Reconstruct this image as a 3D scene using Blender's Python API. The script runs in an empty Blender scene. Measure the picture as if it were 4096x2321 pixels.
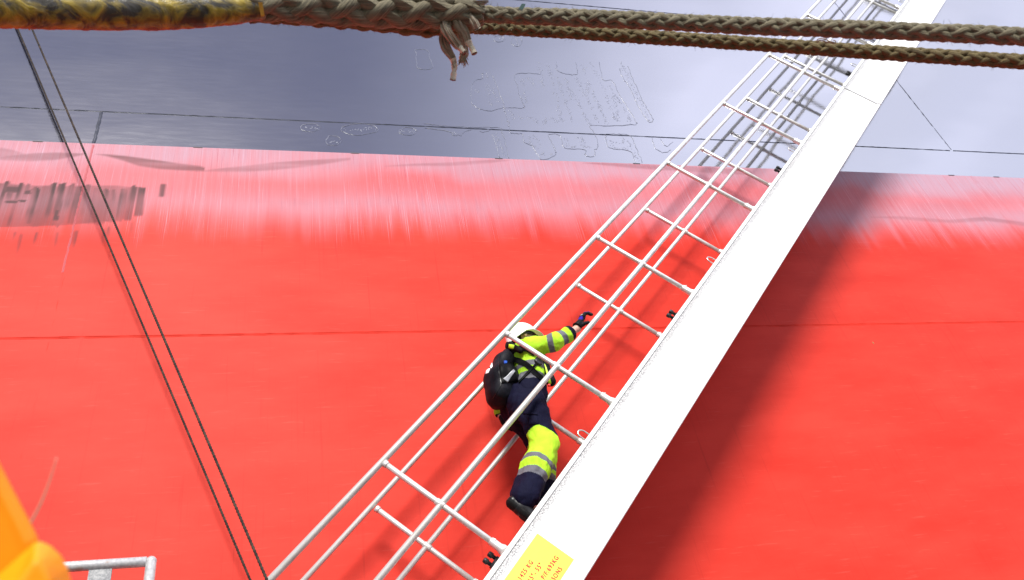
import bpy, bmesh, math, random
import numpy as np
from mathutils import Matrix, Vector
R_ = math.radians
rng = np.random.default_rng(7); random.seed(7)
SC = bpy.context.scene
COL = SC.collection

# ------------------------------------------------------------------ camera
FPX, CX, CY = 3300.0, 2048.0, 1160.5           # focal length and centre in photo pixels
AX = np.array([12729., -52., FPX]); AX /= np.linalg.norm(AX)      # along the hull, seen from the camera
AZ = np.array([-871., -3881., FPX]); AZ -= AX*(AZ@AX); AZ /= np.linalg.norm(AZ)
AY = np.cross(AZ, AX)
if AY[2] < 0: AY = -AY
RW = np.stack([AX, AY, AZ])                      # world = RW @ camera(x right, y down, z forward)
cam = bpy.data.objects.new("camera", bpy.data.cameras.new("camera")); COL.objects.link(cam)
cr, cu, cb = RW@[1,0,0], -(RW@[0,1,0]), -(RW@[0,0,1])
cam.matrix_world = Matrix([[cr[0],cu[0],cb[0],0],[cr[1],cu[1],cb[1],0],[cr[2],cu[2],cb[2],0],[0,0,0,1]])
cam.data.sensor_width = 36; cam.data.sensor_fit = 'HORIZONTAL'; cam.data.lens = FPX/4096*36
cam.data.clip_start = 0.05; cam.data.clip_end = 9000
cam.data.dof.use_dof = True; cam.data.dof.focus_distance = 6.6; cam.data.dof.aperture_fstop = 4.8
SC.camera = cam
SC.view_settings.view_transform = 'Standard'; SC.view_settings.look = 'None'
SC.view_settings.exposure = .80; SC.view_settings.gamma = 1; SC.view_settings.use_curve_mapping = False

# ------------------------------------------------------------------ sky and sun
SUN_AZ, SUN_EL = math.pi + 0.20, R_(35)
W = bpy.data.worlds.new("World"); SC.world = W; W.use_nodes = True
nt = W.node_tree; bg = nt.nodes['Background']
sky = nt.nodes.new('ShaderNodeTexSky'); sky.sky_type = 'NISHITA'; sky.sun_disc = False
sky.sun_elevation = SUN_EL; sky.sun_rotation = SUN_AZ; sky.dust_density = 2.0; sky.ozone_density = 1.5
tc = nt.nodes.new('ShaderNodeTexCoord')
mp = nt.nodes.new('ShaderNodeMapping'); mp.inputs['Scale'].default_value = (1.1, 1.1, 2.6)
nz = nt.nodes.new('ShaderNodeTexNoise'); nz.inputs['Scale'].default_value = 1.7; nz.inputs['Detail'].default_value = 5; nz.inputs['Roughness'].default_value = .55
rp = nt.nodes.new('ShaderNodeValToRGB'); rp.color_ramp.elements[0].position = .40; rp.color_ramp.elements[1].position = .66
rp.color_ramp.elements[0].color = (.6,.6,.6,1); rp.color_ramp.elements[1].color = (.95,.95,.95,1)
mx = nt.nodes.new('ShaderNodeMixRGB'); mx.inputs[2].default_value = (8.5, 8.8, 11.2, 1)
nt.links.new(tc.outputs['Generated'], mp.inputs[0]); nt.links.new(mp.outputs[0], nz.inputs[0])
nt.links.new(nz.outputs[0], rp.inputs[0]); nt.links.new(rp.outputs[0], mx.inputs[0])
sx = nt.nodes.new('ShaderNodeSeparateXYZ'); nt.links.new(tc.outputs['Generated'], sx.inputs[0])
mr = nt.nodes.new('ShaderNodeMapRange'); mr.interpolation_type = 'SMOOTHSTEP'; nt.links.new(sx.outputs[0], mr.inputs[0])
mr.inputs[1].default_value = .02; mr.inputs[2].default_value = .62; mr.inputs[3].default_value = 0; mr.inputs[4].default_value = 1
cc = nt.nodes.new('ShaderNodeMixRGB'); cc.inputs[1].default_value = (2.1, 2.25, 3.7, 1); cc.inputs[2].default_value = (16.5, 16.8, 20.8, 1)
nt.links.new(mr.outputs[0], cc.inputs[0]); nt.links.new(cc.outputs[0], mx.inputs[2])
nt.links.new(sky.outputs[0], mx.inputs[1]); nt.links.new(mx.outputs[0], bg.inputs[0])
bg.inputs[1].default_value = 0.07
sl = bpy.data.lights.new("sun", 'SUN'); sl.energy = 3.4; sl.angle = R_(21); sl.color = (1, .97, .92)
so = bpy.data.objects.new("sun", sl); COL.objects.link(so)
sd = Vector((math.sin(SUN_AZ)*math.cos(SUN_EL), math.cos(SUN_AZ)*math.cos(SUN_EL), math.sin(SUN_EL)))
so.rotation_euler = sd.to_track_quat('Z', 'Y').to_euler(); so.location = (-3, -14, 13)

# ------------------------------------------------------------------ helpers
def ray(p):
    p = np.asarray(p, float)
    d = np.stack([p[...,0]-CX, p[...,1]-CY, np.full(p.shape[:-1], FPX)], -1)
    return d@RW.T
def at(px, py, Y):
    d = ray((px, py)); return d*(Y/d[1])
def atd(px, py, dist):
    d = ray((px, py)); return d*(dist/np.linalg.norm(d))
LA = R_(46.5)
LS = np.array([math.cos(LA), 0, math.sin(LA)]); LPn = np.array([-math.sin(LA), 0, math.cos(LA)])
def lad(s, p, y): return LS*s + LPn*p + np.array([0, y, 0])

def mk(name, V, F, mat, parent=None, smooth=True, attrs=None, origin=None):
    V = np.asarray(V, np.float32)
    if origin is not None: V = V-np.asarray(origin, np.float32)
    elif parent is not None:
        q, off = parent, Vector((0,0,0))
        while q is not None: off = off+q.location; q = q.parent
        V = V-np.array(off, np.float32)
    me = bpy.data.meshes.new(name)
    if isinstance(F, np.ndarray):
        nf, k = F.shape
        me.vertices.add(len(V)); me.vertices.foreach_set('co', V.ravel())
        me.loops.add(nf*k); me.loops.foreach_set('vertex_index', F.astype(np.int32).ravel())
        me.polygons.add(nf); me.polygons.foreach_set('loop_start', np.arange(0, nf*k, k, dtype=np.int32))
        me.polygons.foreach_set('loop_total', np.full(nf, k, np.int32))
        me.update(calc_edges=True)
    else:
        me.from_pydata(V.tolist(), [], F)
    me.validate()
    if smooth: me.polygons.foreach_set('use_smooth', np.ones(len(me.polygons), bool))
    for an, av in (attrs or {}).items():
        av = np.asarray(av, np.float32)
        if av.ndim == 1:
            a = me.attributes.new(an, 'FLOAT', 'POINT'); a.data.foreach_set('value', av)
        else:
            if av.shape[1] == 3: av = np.concatenate([av, np.ones((len(av),1), np.float32)], 1)
            a = me.attributes.new(an, 'FLOAT_COLOR', 'POINT'); a.data.foreach_set('color', av.ravel())
    if mat: me.materials.append(getattr(mat, 'm', mat))
    o = bpy.data.objects.new(name, me); COL.objects.link(o)
    if parent is not None: o.parent = parent
    if origin is not None: o.location = origin
    return o
def empty(name, loc, label=None, cat=None, group=None):
    o = bpy.data.objects.new(name, None); COL.objects.link(o); o.location = loc; o.empty_display_size = .1
    tag(o, label, cat, group); return o
def tag(o, label=None, cat=None, group=None, kind=None):
    if label: o['label'] = label
    if cat: o['category'] = cat
    if group: o['group'] = group
    if kind: o['kind'] = kind
    return o
class MB:
    def __init__(s): s.V = []; s.F = []; s.n = 0; s.A = {}
    def add(s, V, F, **at_):
        V = np.asarray(V, float); s.V.append(V)
        s.F += [tuple(int(i)+s.n for i in f) for f in F]
        for k, v in at_.items(): s.A.setdefault(k, []).append(np.asarray(v, float))
        s.n += len(V); return s
    def build(s, name, mat, parent=None, smooth=True, **kw):
        at_ = {k: np.concatenate(v) for k, v in s.A.items()}
        return mk(name, np.concatenate(s.V), s.F, mat, parent, smooth, at_ or None, **kw)
def frames(P):
    T = np.gradient(P, axis=0); T /= np.linalg.norm(T, axis=1)[:,None]
    up = np.array([0,0,1.]) if abs(T[0,2]) < .9 else np.array([0,1.,0])
    N = [np.cross(T[0], up)]; N[0] /= np.linalg.norm(N[0])
    for i in range(1, len(P)):
        n = N[-1]-T[i]*(N[-1]@T[i]); N.append(n/np.linalg.norm(n))
    N = np.array(N); return T, N, np.cross(T, N)
def tube(P, r, n=16, caps=True, dup=False, prof=None):
    P = np.asarray(P, float); m = len(P); r = np.broadcast_to(np.asarray(r, float), (m,))
    T, N, B = frames(P); c = n+1 if dup else n
    a = np.arange(c)*2*math.pi/n
    rr = r[:,None]*np.ones(c) if prof is None else r[:,None]*prof
    V = P[:,None]+(N[:,None]*np.cos(a)[None,:,None]+B[:,None]*np.sin(a)[None,:,None])*rr[...,None]
    V = V.reshape(-1,3); F = []
    for i in range(m-1):
        for j in range(n):
            k = (j+1) if dup else (j+1)%n
            F.append((i*c+j, i*c+k, (i+1)*c+k, (i+1)*c+j))
    if caps:
        F.append(tuple(range(n))[::-1]); F.append(tuple((m-1)*c+j for j in range(n)))
    L = np.concatenate([[0], np.cumsum(np.linalg.norm(np.diff(P, axis=0), axis=1))])
    return V, F, np.tile(np.arange(c)/n, m), np.repeat(L, c)
def rod(a, b, r, n=16, bev=.15):
    a, b = np.asarray(a, float), np.asarray(b, float); d = (b-a)/np.linalg.norm(b-a); e = r*bev
    return tube([a, a+d*1e-4, a+d*e, b-d*e, b-d*1e-4, b], [r*.6, r*.8, r, r, r*.8, r*.6], n)[:2]
def ball(c, r, n=12, m=8, sc=(1,1,1)):
    V = []; F = []
    for i in range(m+1):
        t = math.pi*i/m
        for j in range(n):
            p = 2*math.pi*j/n; V.append((c[0]+r*sc[0]*math.sin(t)*math.cos(p), c[1]+r*sc[1]*math.sin(t)*math.sin(p), c[2]+r*sc[2]*math.cos(t)))
    for i in range(m):
        for j in range(n): F.append((i*n+j, (i+1)*n+j, (i+1)*n+(j+1)%n, i*n+(j+1)%n))
    return V, F
def box(x0, x1, y0, y1, z0, z1):
    V = [(x,y,z) for x in (x0,x1) for y in (y0,y1) for z in (z0,z1)]
    return V, [(0,1,3,2),(4,6,7,5),(0,4,5,1),(2,3,7,6),(0,2,6,4),(1,5,7,3)]
def obox(fn, s0, s1, p0, p1, y0, y1):
    V = [fn(s,p,y) for s in (s0,s1) for p in (p0,p1) for y in (y0,y1)]
    return V, [(0,1,3,2),(4,6,7,5),(0,4,5,1),(2,3,7,6),(0,2,6,4),(1,5,7,3)]
def spline(P, n):
    P = np.asarray(P, float); m = len(P)
    Q = np.concatenate([[2*P[0]-P[1]], P, [2*P[-1]-P[-2]]]); out = []
    for u in np.linspace(0, m-1-1e-9, n):
        i = int(u); t = u-i; a, b, c, d = Q[i:i+4]
        out.append(.5*((2*b)+(-a+c)*t+(2*a-5*b+4*c-d)*t*t+(-a+3*b-3*c+d)*t**3))
    return np.array(out)
def sstep(a, b, x):
    t = np.clip((x-a)/(b-a), 0, 1); return t*t*(3-2*t)
_h = rng.random((64,64,64)).astype(np.float32)
def vnoise(P, f):
    q = np.asarray(P)*np.asarray(f); i = np.floor(q).astype(int); t = q-i; t = t*t*(3-2*t); i &= 63; j = (i+1) & 63
    r = 0
    for a in (0,1):
        for b in (0,1):
            for c in (0,1):
                w = (t[...,0] if a else 1-t[...,0])*(t[...,1] if b else 1-t[...,1])*(t[...,2] if c else 1-t[...,2])
                r = r+w*_h[(j if a else i)[...,0], (j if b else i)[...,1], (j if c else i)[...,2]]
    return r*2-1

# ------------------------------------------------------------------ materials
class Mat:
    def __init__(s, name, base=(.5,.5,.5), rough=.5, metal=0, ior=1.5, **kw):
        s.m = bpy.data.materials.new(name); s.m.use_nodes = True; s.t = s.m.node_tree; s.b = s.t.nodes['Principled BSDF']
        s.b.inputs['Base Color'].default_value = (*base, 1); s.b.inputs['Roughness'].default_value = rough
        s.b.inputs['Metallic'].default_value = metal; s.b.inputs['IOR'].default_value = ior
        for k, v in kw.items(): s.b.inputs[k.replace('_',' ')].default_value = v
    def n(s, ty, **kw):
        o = s.t.nodes.new('ShaderNode'+ty)
        for k, v in kw.items():
            if k in o.inputs: o.inputs[k].default_value = v
            else: setattr(o, k, v)
        return o
    def l(s, a, b): s.t.links.new(a, b)
    def coord(s, scale=(1,1,1), src='Object'):
        t = s.n('TexCoord'); m = s.n('Mapping'); m.inputs['Scale'].default_value = scale; s.l(t.outputs[src], m.inputs[0]); return m.outputs[0]
    def attr(s, name, out='Fac'): return s.n('Attribute', attribute_name=name).outputs[out]
    def noise(s, vec, scale, detail=3, rough=.5, dist=0):
        o = s.n('TexNoise'); o.inputs['Scale'].default_value = scale; o.inputs['Detail'].default_value = detail
        o.inputs['Roughness'].default_value = rough; o.inputs['Distortion'].default_value = dist; s.l(vec, o.inputs[0]); return o.outputs[0]
    def ramp(s, v, stops):
        r = s.n('ValToRGB'); e = r.color_ramp.elements
        while len(e) < len(stops): e.new(.5)
        for x, (p, c) in zip(e, stops):
            x.position = p; x.color = (*c, 1) if isinstance(c, tuple) else (c, c, c, 1)
        s.l(v, r.inputs[0]); return r.outputs[0]
    def math(s, op, a, b):
        o = s.n('Math', operation=op)
        for i, v in enumerate((a, b)):
            if isinstance(v, (int, float)): o.inputs[i].default_value = v
            else: s.l(v, o.inputs[i])
        return o.outputs[0]
    def mix(s, f, a, b, mode='MIX'):
        o = s.n('MixRGB', blend_type=mode)
        for i, v in enumerate((f, a, b)):
            if isinstance(v, (int, float)): o.inputs[i].default_value = v
            elif isinstance(v, tuple): o.inputs[i].default_value = (*v, 1)
            else: s.l(v, o.inputs[i])
        return o.outputs[0]
    def base(s, c): s.l(c, s.b.inputs['Base Color'])
    def rough(s, c): s.l(c, s.b.inputs['Roughness'])
    def bump(s, h, strength=.3, dist=.01, prev=None):
        b = s.n('Bump'); b.inputs['Strength'].default_value = strength; b.inputs['Distance'].default_value = dist
        s.l(h, b.inputs['Height'])
        if prev is not None: s.l(prev, b.inputs['Normal'])
        s.l(b.outputs[0], s.b.inputs['Normal']); return b.outputs[0]

# navy topside paint, glossy with slight plate waviness
mNavy = Mat('navy_paint', (.008,.010,.026), .10, ior=5.5)
c = mNavy.coord((.8,1,3)); w1 = mNavy.noise(mNavy.coord((.28,1,.5)), 1.0, 2)
w2 = mNavy.noise(mNavy.coord((1.2,1,9)), 2.2, 4, .6)
w3 = mNavy.noise(mNavy.coord((1,1,1)), 55, 2)
b1 = mNavy.bump(w1, .22, .10); b2 = mNavy.bump(w2, .06, .004, b1); mNavy.bump(w3, .10, .0012, b2)
mNavy.base(mNavy.mix(mNavy.ramp(w2, [(.35,0.),(.75,1.)]), (.007,.009,.024), (.010,.012,.030)))
mNavy.rough(mNavy.ramp(w2, [(.3,.05),(.8,.09)]))
# red bottom paint: pale band, film and scuff come from painted attributes on the plating
mRed = Mat('red_paint', (.56,.03,.018), .62, ior=1.4, Specular_IOR_Level=.12)
bl, fi, sc_ = mRed.attr('pale_band'), mRed.attr('film'), mRed.attr('scuff')
n1 = mRed.noise(mRed.coord((.7,1,2.2)), 1.2, 5, .6); n2 = mRed.noise(mRed.coord((2.5,1,30)), 1.3, 4, .6)
red = mRed.mix(mRed.ramp(n1, [(.32,0.),(.68,1.)]), (.50,.027,.0155), (.60,.042,.026))
red = mRed.mix(mRed.math('MULTIPLY', mRed.ramp(n2, [(.60,0.),(.75,1.)]), .10), red, (.85,.30,.24))
strk = mRed.noise(mRed.coord((38,1,1.0)), 1, 3, .6, .5)
red = mRed.mix(mRed.math('MULTIPLY', mRed.ramp(strk, [(.60,0.),(.72,1.)]), .30), red, (.30,.014,.010))
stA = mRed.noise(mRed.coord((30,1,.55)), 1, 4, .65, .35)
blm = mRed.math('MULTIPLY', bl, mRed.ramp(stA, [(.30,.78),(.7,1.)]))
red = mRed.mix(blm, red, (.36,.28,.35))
stW = mRed.noise(mRed.coord((170,1,1.1)), 1, 3, .6, .9)
red = mRed.mix(mRed.math('MULTIPLY', mRed.ramp(stW, [(.56,0.),(.72,.62)]), mRed.attr('streak')), red, (.62,.47,.58))
stD = mRed.noise(mRed.coord((130,3,1.2)), 1.1, 2, .5, 1.0)
red = mRed.mix(mRed.math('MULTIPLY', mRed.ramp(stD, [(.62,0.),(.69,1.)]), mRed.math('MULTIPLY', mRed.attr('streak'), .75)), red, (.30,.05,.09))
red = mRed.mix(fi, red, (.13,.040,.045))
red = mRed.mix(sc_, red, (.050,.020,.022))
mRed.base(red)
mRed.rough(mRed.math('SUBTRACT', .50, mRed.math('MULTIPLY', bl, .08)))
bb = mRed.bump(mRed.noise(mRed.coord((.3,1,.5)), 1, 2), .15, .08); bb = mRed.bump(mRed.noise(mRed.coord(), 90, 3), .12, .002, bb)
mRed.bump(strk, .05, .004, bb)
mRedW = Mat('red_weld_paint', (.55,.030,.017), .6, Specular_IOR_Level=.1); mRedW.bump(mRedW.noise(mRedW.coord((1,1,1)), 60, 3), .5, .004)
mNavW = Mat('navy_weld_paint', (.026,.030,.050), .5, ior=1.5, Specular_IOR_Level=.15)
mGhost = Mat('navy_overpaint', (.10,.11,.17), .40, ior=1.8); mGhost.bump(mGhost.noise(mGhost.coord(), 60, 2), .4, .002)
mBlk = Mat('black_rubber', (.008,.008,.009), .5)
mMark = Mat('dark_mark', (.03,.025,.03), .6)
# white aluminium stringer
mWht = Mat('white_coated_aluminium', (.80,.80,.78), .42)
g = mWht.noise(mWht.coord(), 160, 2, .6); wn = mWht.noise(mWht.coord((1,1,1)), 3, 5, .6)
dirt = mWht.attr('dirt')
dd = mWht.math('MULTIPLY', dirt, mWht.ramp(g, [(.46,.25),(.60,1.)]))
mWht.base(mWht.mix(dd, mWht.mix(mWht.ramp(wn, [(.35,0.),(.8,1.)]), (.80,.80,.785), (.72,.715,.68)), (.09,.09,.095)))
mWht.bump(g, .05, .002)
mAlu = Mat('brushed_aluminium_tube', (.70,.69,.66), .42, metal=.55)
an = mAlu.noise(mAlu.coord(), 9, 5, .65); as_ = mAlu.noise(mAlu.coord((1,1,1)), 120, 2)
mAlu.base(mAlu.mix(mAlu.ramp(an, [(.38,0.),(.72,1.)]), (.74,.73,.70), (.56,.545,.50))); mAlu.rough(mAlu.ramp(an, [(.3,.36),(.8,.56)])); mAlu.bump(as_, .08, .001)
mGalv = Mat('galvanised_steel', (.52,.52,.52), .45, metal=.35)
gn = mGalv.n('TexVoronoi'); gn.inputs['Scale'].default_value = 70; mGalv.l(mGalv.coord(), gn.inputs[0])
rn = mGalv.noise(mGalv.coord(), 14, 4, .6)
mGalv.base(mGalv.mix(mGalv.ramp(rn, [(.60,0.),(.72,.7)]), mGalv.mix(gn.outputs['Distance'], (.58,.57,.55), (.36,.36,.36)), (.36,.20,.10)))
mGplate = Mat('mottled_plate', (.3,.3,.3), .6)
mGplate.base(mGplate.mix(mGplate.ramp(mGplate.noise(mGplate.coord(), 60, 4, .7), [(.35,0.),(.62,1.)]), (.13,.135,.145), (.34,.345,.34)))
mTread = Mat('tread_aluminium', (.45,.45,.44), .5, metal=.5); mTread.bump(mTread.noise(mTread.coord(), 120, 2), .4, .003)
mPlate = Mat('yellow_placard', (.86,.78,.06), .5); mPlate.base(mPlate.mix(mPlate.noise(mPlate.coord(), 30, 3), (.86,.80,.06), (.84,.74,.07)))
mText = Mat('red_stencil_paint', (.48,.03,.015), .6)
mSteel = Mat('stainless_eye', (.55,.55,.53), .3, metal=.9)
# ropes
def ropemat(name, c0, c1, c2):
    m = Mat(name, c0, .85)
    cv = m.n('CombineXYZ'); m.l(m.math('ADD', m.math('MULTIPLY', m.attr('ru'), 26.), m.math('MULTIPLY', m.attr('rv'), 90.)), cv.inputs[0]); m.l(m.math('MULTIPLY', m.attr('rv'), 9.), cv.inputs[1])
    f = m.noise(cv.outputs[0], 1, 4, .65); g_ = m.noise(m.coord(), 11, 4, .6); h = m.noise(m.coord(), 45, 3)
    m.base(m.mix(m.ramp(g_, [(.40,0.),(.70,1.)]), m.mix(m.ramp(f, [(.35,0.),(.65,1.)]), c0, c1), m.mix(h, c2, c1)))
    m.bump(f, .9, .006); return m
mRope = ropemat('weathered_rope', (.032,.027,.015), (.26,.225,.14), (.085,.073,.045))
mRopeY = ropemat('yellowish_rope', (.034,.024,.008), (.19,.142,.052), (.07,.05,.018))
mTail = ropemat('frayed_strand', (.16,.125,.075), (.66,.58,.44), (.36,.27,.15))
mTape = Mat('pale_whipping', (.55,.50,.40), .75); tn = mTape.noise(mTape.coord(), 60, 4, .6); mTape.base(mTape.mix(mTape.ramp(tn, [(.52,0.),(.68,1.)]), (.64,.58,.45), (.20,.15,.09))); mTape.bump(tn, .5, .004)
mCut = Mat('charred_strand_end', (.10,.06,.04), .8)
mSleeve = Mat('yellow_chafe_sleeve', (.6,.45,.03), .42)
s1 = mSleeve.noise(mSleeve.coord((9,9,14)), 1.5, 6, .62, .8); s2 = mSleeve.noise(mSleeve.coord((1,1,1)), 40, 3)
mSleeve.base(mSleeve.mix(mSleeve.ramp(s1, [(.43,0.),(.68,1.)]), (.022,.017,.005), mSleeve.mix(s2, (.30,.205,.006), (.40,.29,.014)))); mSleeve.bump(s1, .6, .012)
mFlap = Mat('torn_sleeve_film', (.75,.42,.03), .4, Transmission_Weight=.15); mFlap.base(mFlap.mix(mFlap.noise(mFlap.coord(), 60, 3), (.78,.48,.03), (.45,.20,.02)))
mWire = Mat('greasy_wire_rope', (.03,.025,.022), .7, Specular_IOR_Level=.15); mWire.base(mWire.mix(mWire.ramp(mWire.noise(mWire.coord((1,1,1)), 30, 3), [(.4,0.),(.7,1.)]), (.020,.016,.015), (.07,.048,.034)))
mYel = Mat('yellow_orange_steel_paint', (.88,.36,.006), .45, Specular_IOR_Level=.25); yn = mYel.noise(mYel.coord(), 12, 4, .6); mYel.base(mYel.mix(mYel.ramp(yn, [(.4,0.),(.75,1.)]), (.80,.27,.003), (.74,.22,.003)))
mTwig = Mat('brown_wire_tail', (.30,.22,.16), .7); mTwig.bump(mTwig.noise(mTwig.coord(), 200, 2), .3, .002)
mTeal = Mat('teal_tape', (.20,.42,.38), .5); mTeal.bump(mTeal.noise(mTeal.coord(), 200, 2), .3, .002)
# clothes: colour zones of the garment are stored per vertex (which cloth), weave and wear in nodes
def cloth(name, rough=.8, amp=.4, sheen=.2):
    m = Mat(name, (.5,.5,.5), rough, Specular_IOR_Level=.12); col = m.attr('Col', 'Color')
    n_ = m.noise(m.coord(), 9, 4, .6); f = m.noise(m.coord((1,1,1)), 330, 2)
    m.base(m.mix(m.ramp(n_, [(.35,.86),(.7,1.)]), (0,0,0), col)); x = m.bump(m.noise(m.coord((1,1,.6)), 24, 3, .55, .6), amp, .012); m.bump(f, .12, .001, x); return m
mCloth = cloth('work_cloth', .8, .8); mPack = cloth('nylon_cloth', .55, .25, .0)
mLeather = Mat('black_leather', (.008,.008,.009), .34, Specular_IOR_Level=.3); mLeather.bump(mLeather.noise(mLeather.coord(), 45, 3), .3, .004)
mSole = Mat('black_rubber_sole', (.008,.008,.008), .6, Specular_IOR_Level=.12); mSole.bump(mSole.noise(mSole.coord(), 80, 2), .3, .003)
mHelm = Mat('white_helmet_shell', (.80,.80,.79), .28); mHelm.base(mHelm.mix(mHelm.ramp(mHelm.noise(mHelm.coord(), 25, 4), [(.5,0.),(.8,1.)]), (.81,.81,.80), (.68,.67,.64)))
mSkin = Mat('skin', (.5,.5,.5), .5, Subsurface_Weight=.08); mSkin.base(mSkin.mix(mSkin.ramp(mSkin.noise(mSkin.coord(), 60, 3), [(.4,0.),(.7,.35)]), mSkin.attr('Col', 'Color'), (.50,.24,.18)))
mWeb = Mat('black_webbing', (.007,.007,.008), .7, Specular_IOR_Level=.1); mWeb.bump(mWeb.noise(mWeb.coord((1,1,1)), 220, 2), .4, .002)
mPlas = Mat('black_plastic', (.01,.01,.011), .3)
mLime = Mat('lime_film', (.50,.85,.02), .5); mLime.base(mLime.mix(mLime.noise(mLime.coord(), 40, 3), (.48,.86,.02), (.56,.80,.03)))
mRedB = Mat('red_toggle', (.75,.02,.015), .3)
mRefl = Mat('grey_reflective_tape', (.33,.34,.36), .45, metal=.3); mRefl.bump(mRefl.noise(mRefl.coord(), 120, 2), .2, .002)
mBlue = Mat('blue_tag', (.02,.14,.75), .5); mWhM = Mat('white_print', (.8,.8,.8), .6)
mGlass = Mat('dark_glasses', (.01,.01,.012), .15)

# ------------------------------------------------------------------ setting: quay and sea
D = 5.95                                        # hull side plane
mQuay = Mat('quay_concrete', (.30,.29,.27), .85); q = mQuay.noise(mQuay.coord(), .8, 6, .6); mQuay.base(mQuay.mix(q, (.10,.098,.09), (.17,.165,.155))); mQuay.bump(mQuay.noise(mQuay.coord(), 40, 4), .4, .01)
V, F = box(-60, 60, -2.6, 3.2, -6, -1.65); tag(mk('quay', V, F, mQuay, smooth=False), kind='structure')
mSea = Mat('sea_water', (.02,.05,.06), .08, ior=1.33); mSea.bump(mSea.noise(mSea.coord((1,1,1)), .6, 5), .6, .4)
V = [(-5000,-5000,-4.6),(5000,-5000,-4.6),(5000,5000,-4.6),(-5000,5000,-4.6)]; tag(mk('sea', V, [(0,1,2,3)], mSea, smooth=False), kind='structure')

# ------------------------------------------------------------------ ship hull
ZB, ZS, ZU, ZR = 7.239, 7.772, 10.85, 4.715       # boot-top line, two topside seams, red seam (heights above the camera)
ship = empty('ship_hull', (2, D, -4.6), 'huge ship side, glossy navy above a pale-streaked bright red bottom', 'ship')
V, F = box(-60, 120, D, D+28, ZB, 17.5)
mk('topside_plating', V, F, mNavy.m, ship, False)
def hp(px, py): P = at(px, py, D); return P[0], P[2]
xs = np.concatenate([[-60,-30,-12,-6], np.arange(-4.2, 13.6, .016), [16,22,40,80,120]])
zs = np.concatenate([[-7,-4,-1,.5], np.arange(1.2, ZB, .016), [ZB]])
X, Z = np.meshgrid(xs, zs, indexing='ij'); nx, nz_ = X.shape
P3 = np.stack([X*1., X*0+3.3, Z*1.], -1)
wig = vnoise(P3, (1.1,1,.0001))*.05+vnoise(P3, (5,1,.0001))*.03
fine = vnoise(P3, (2.2,1,3.5))
hgt = Z-wig
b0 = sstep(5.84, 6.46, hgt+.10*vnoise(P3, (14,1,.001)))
pale_band = b0*(.40+.17*np.exp(-((hgt-6.40)/.18)**2)+.36*sstep(6.72, 7.10, hgt+.12*fine)+.14*vnoise(P3, (.8,1,1.6)))  # pale band in the plating colour, strongest towards the boot-top line
pale_band *= 1+.25*sstep(4.5,8,X)  # mix raised at the right: weaker light there is painted into the band
streak = sstep(5.82, 6.25, hgt+.22*vnoise(P3, (9,1,.001)))*.75
streak = streak*(.55+.45*sstep(-.2,.4,vnoise(P3, (1.7,1,.7))))
film = np.zeros_like(X)
def lens(pts, amp):                               # thin dirty film between an upper and a lower edge (photo px)
    global film
    a = np.array([[*hp(x, y0), hp(x, y1)[1]] for x, y0, y1 in pts])
    up = np.interp(X, a[:,0], a[:,1], left=0, right=0); lo = np.interp(X, a[:,0], a[:,2], left=9, right=9)
    m = sstep(-.012,.012, up-Z)*sstep(-.02,.02, Z-lo)*amp*(.95+.35*vnoise(P3, (1.5,1,22)))
    film = np.maximum(film, m)
lens([(0,590,640),(50,600,642),(95,615,640)], .35)
lens([(0,628,640),(60,620,643),(140,613,645),(230,611,640),(300,613,628),(345,615,617)], .55)
lens([(382,616,616),(430,618,625),(500,624,644),(560,632,664),(640,643,676),(720,655,681),(800,664,685),(820,672,686)], .8)
lens([(780,686,687),(900,672,688),(1000,662,687),(1100,650,680),(1250,640,664),(1400,632,640)], .38)
lens([(1540,664,666),(1660,655,664),(1800,650,664),(1960,640,652),(2040,640,641)], .32)
lens([(2330,651,652),(2420,652,662),(2520,655,672),(2640,660,680),(2800,668,690),(3000,680,700)], .40)
lens([(3480,868,869),(3600,866,878),(3800,880,892),(3940,868,884),(4096,890,906)], .3)
scuff = np.zeros_like(X)
rr = np.random.default_rng(5)
xl, xr = hp(-150,740)[0], hp(572,790)[0]
zt_ = 6.585+.05*vnoise(P3, (4,1,.001)); ut_ = np.clip((X-xl)/(xr-xl), 0, 1)
blk_ = sstep(0,.03, X+.08*(Z-6.3)-xl)*sstep(0,.03, xr-.10-X-.05*(Z-6.3))*sstep(-.01,.015, zt_-Z)*sstep(-.01,.012, Z-np.interp(ut_, [0,.25,.6,.9,1], [6.0,6.0,6.04,6.12,6.26]))
scuff = blk_*np.clip(.60+.20*vnoise(P3, (9,1,1.2))+.14*vnoise(P3, (1.5,1,3)), 0, 1)
rag_ = vnoise(P3, (27,1,.4)); strz_ = .86+.34*vnoise(P3, (30,1,1.1))+.18*vnoise(P3, (9,1,9))
xb = xl
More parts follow.
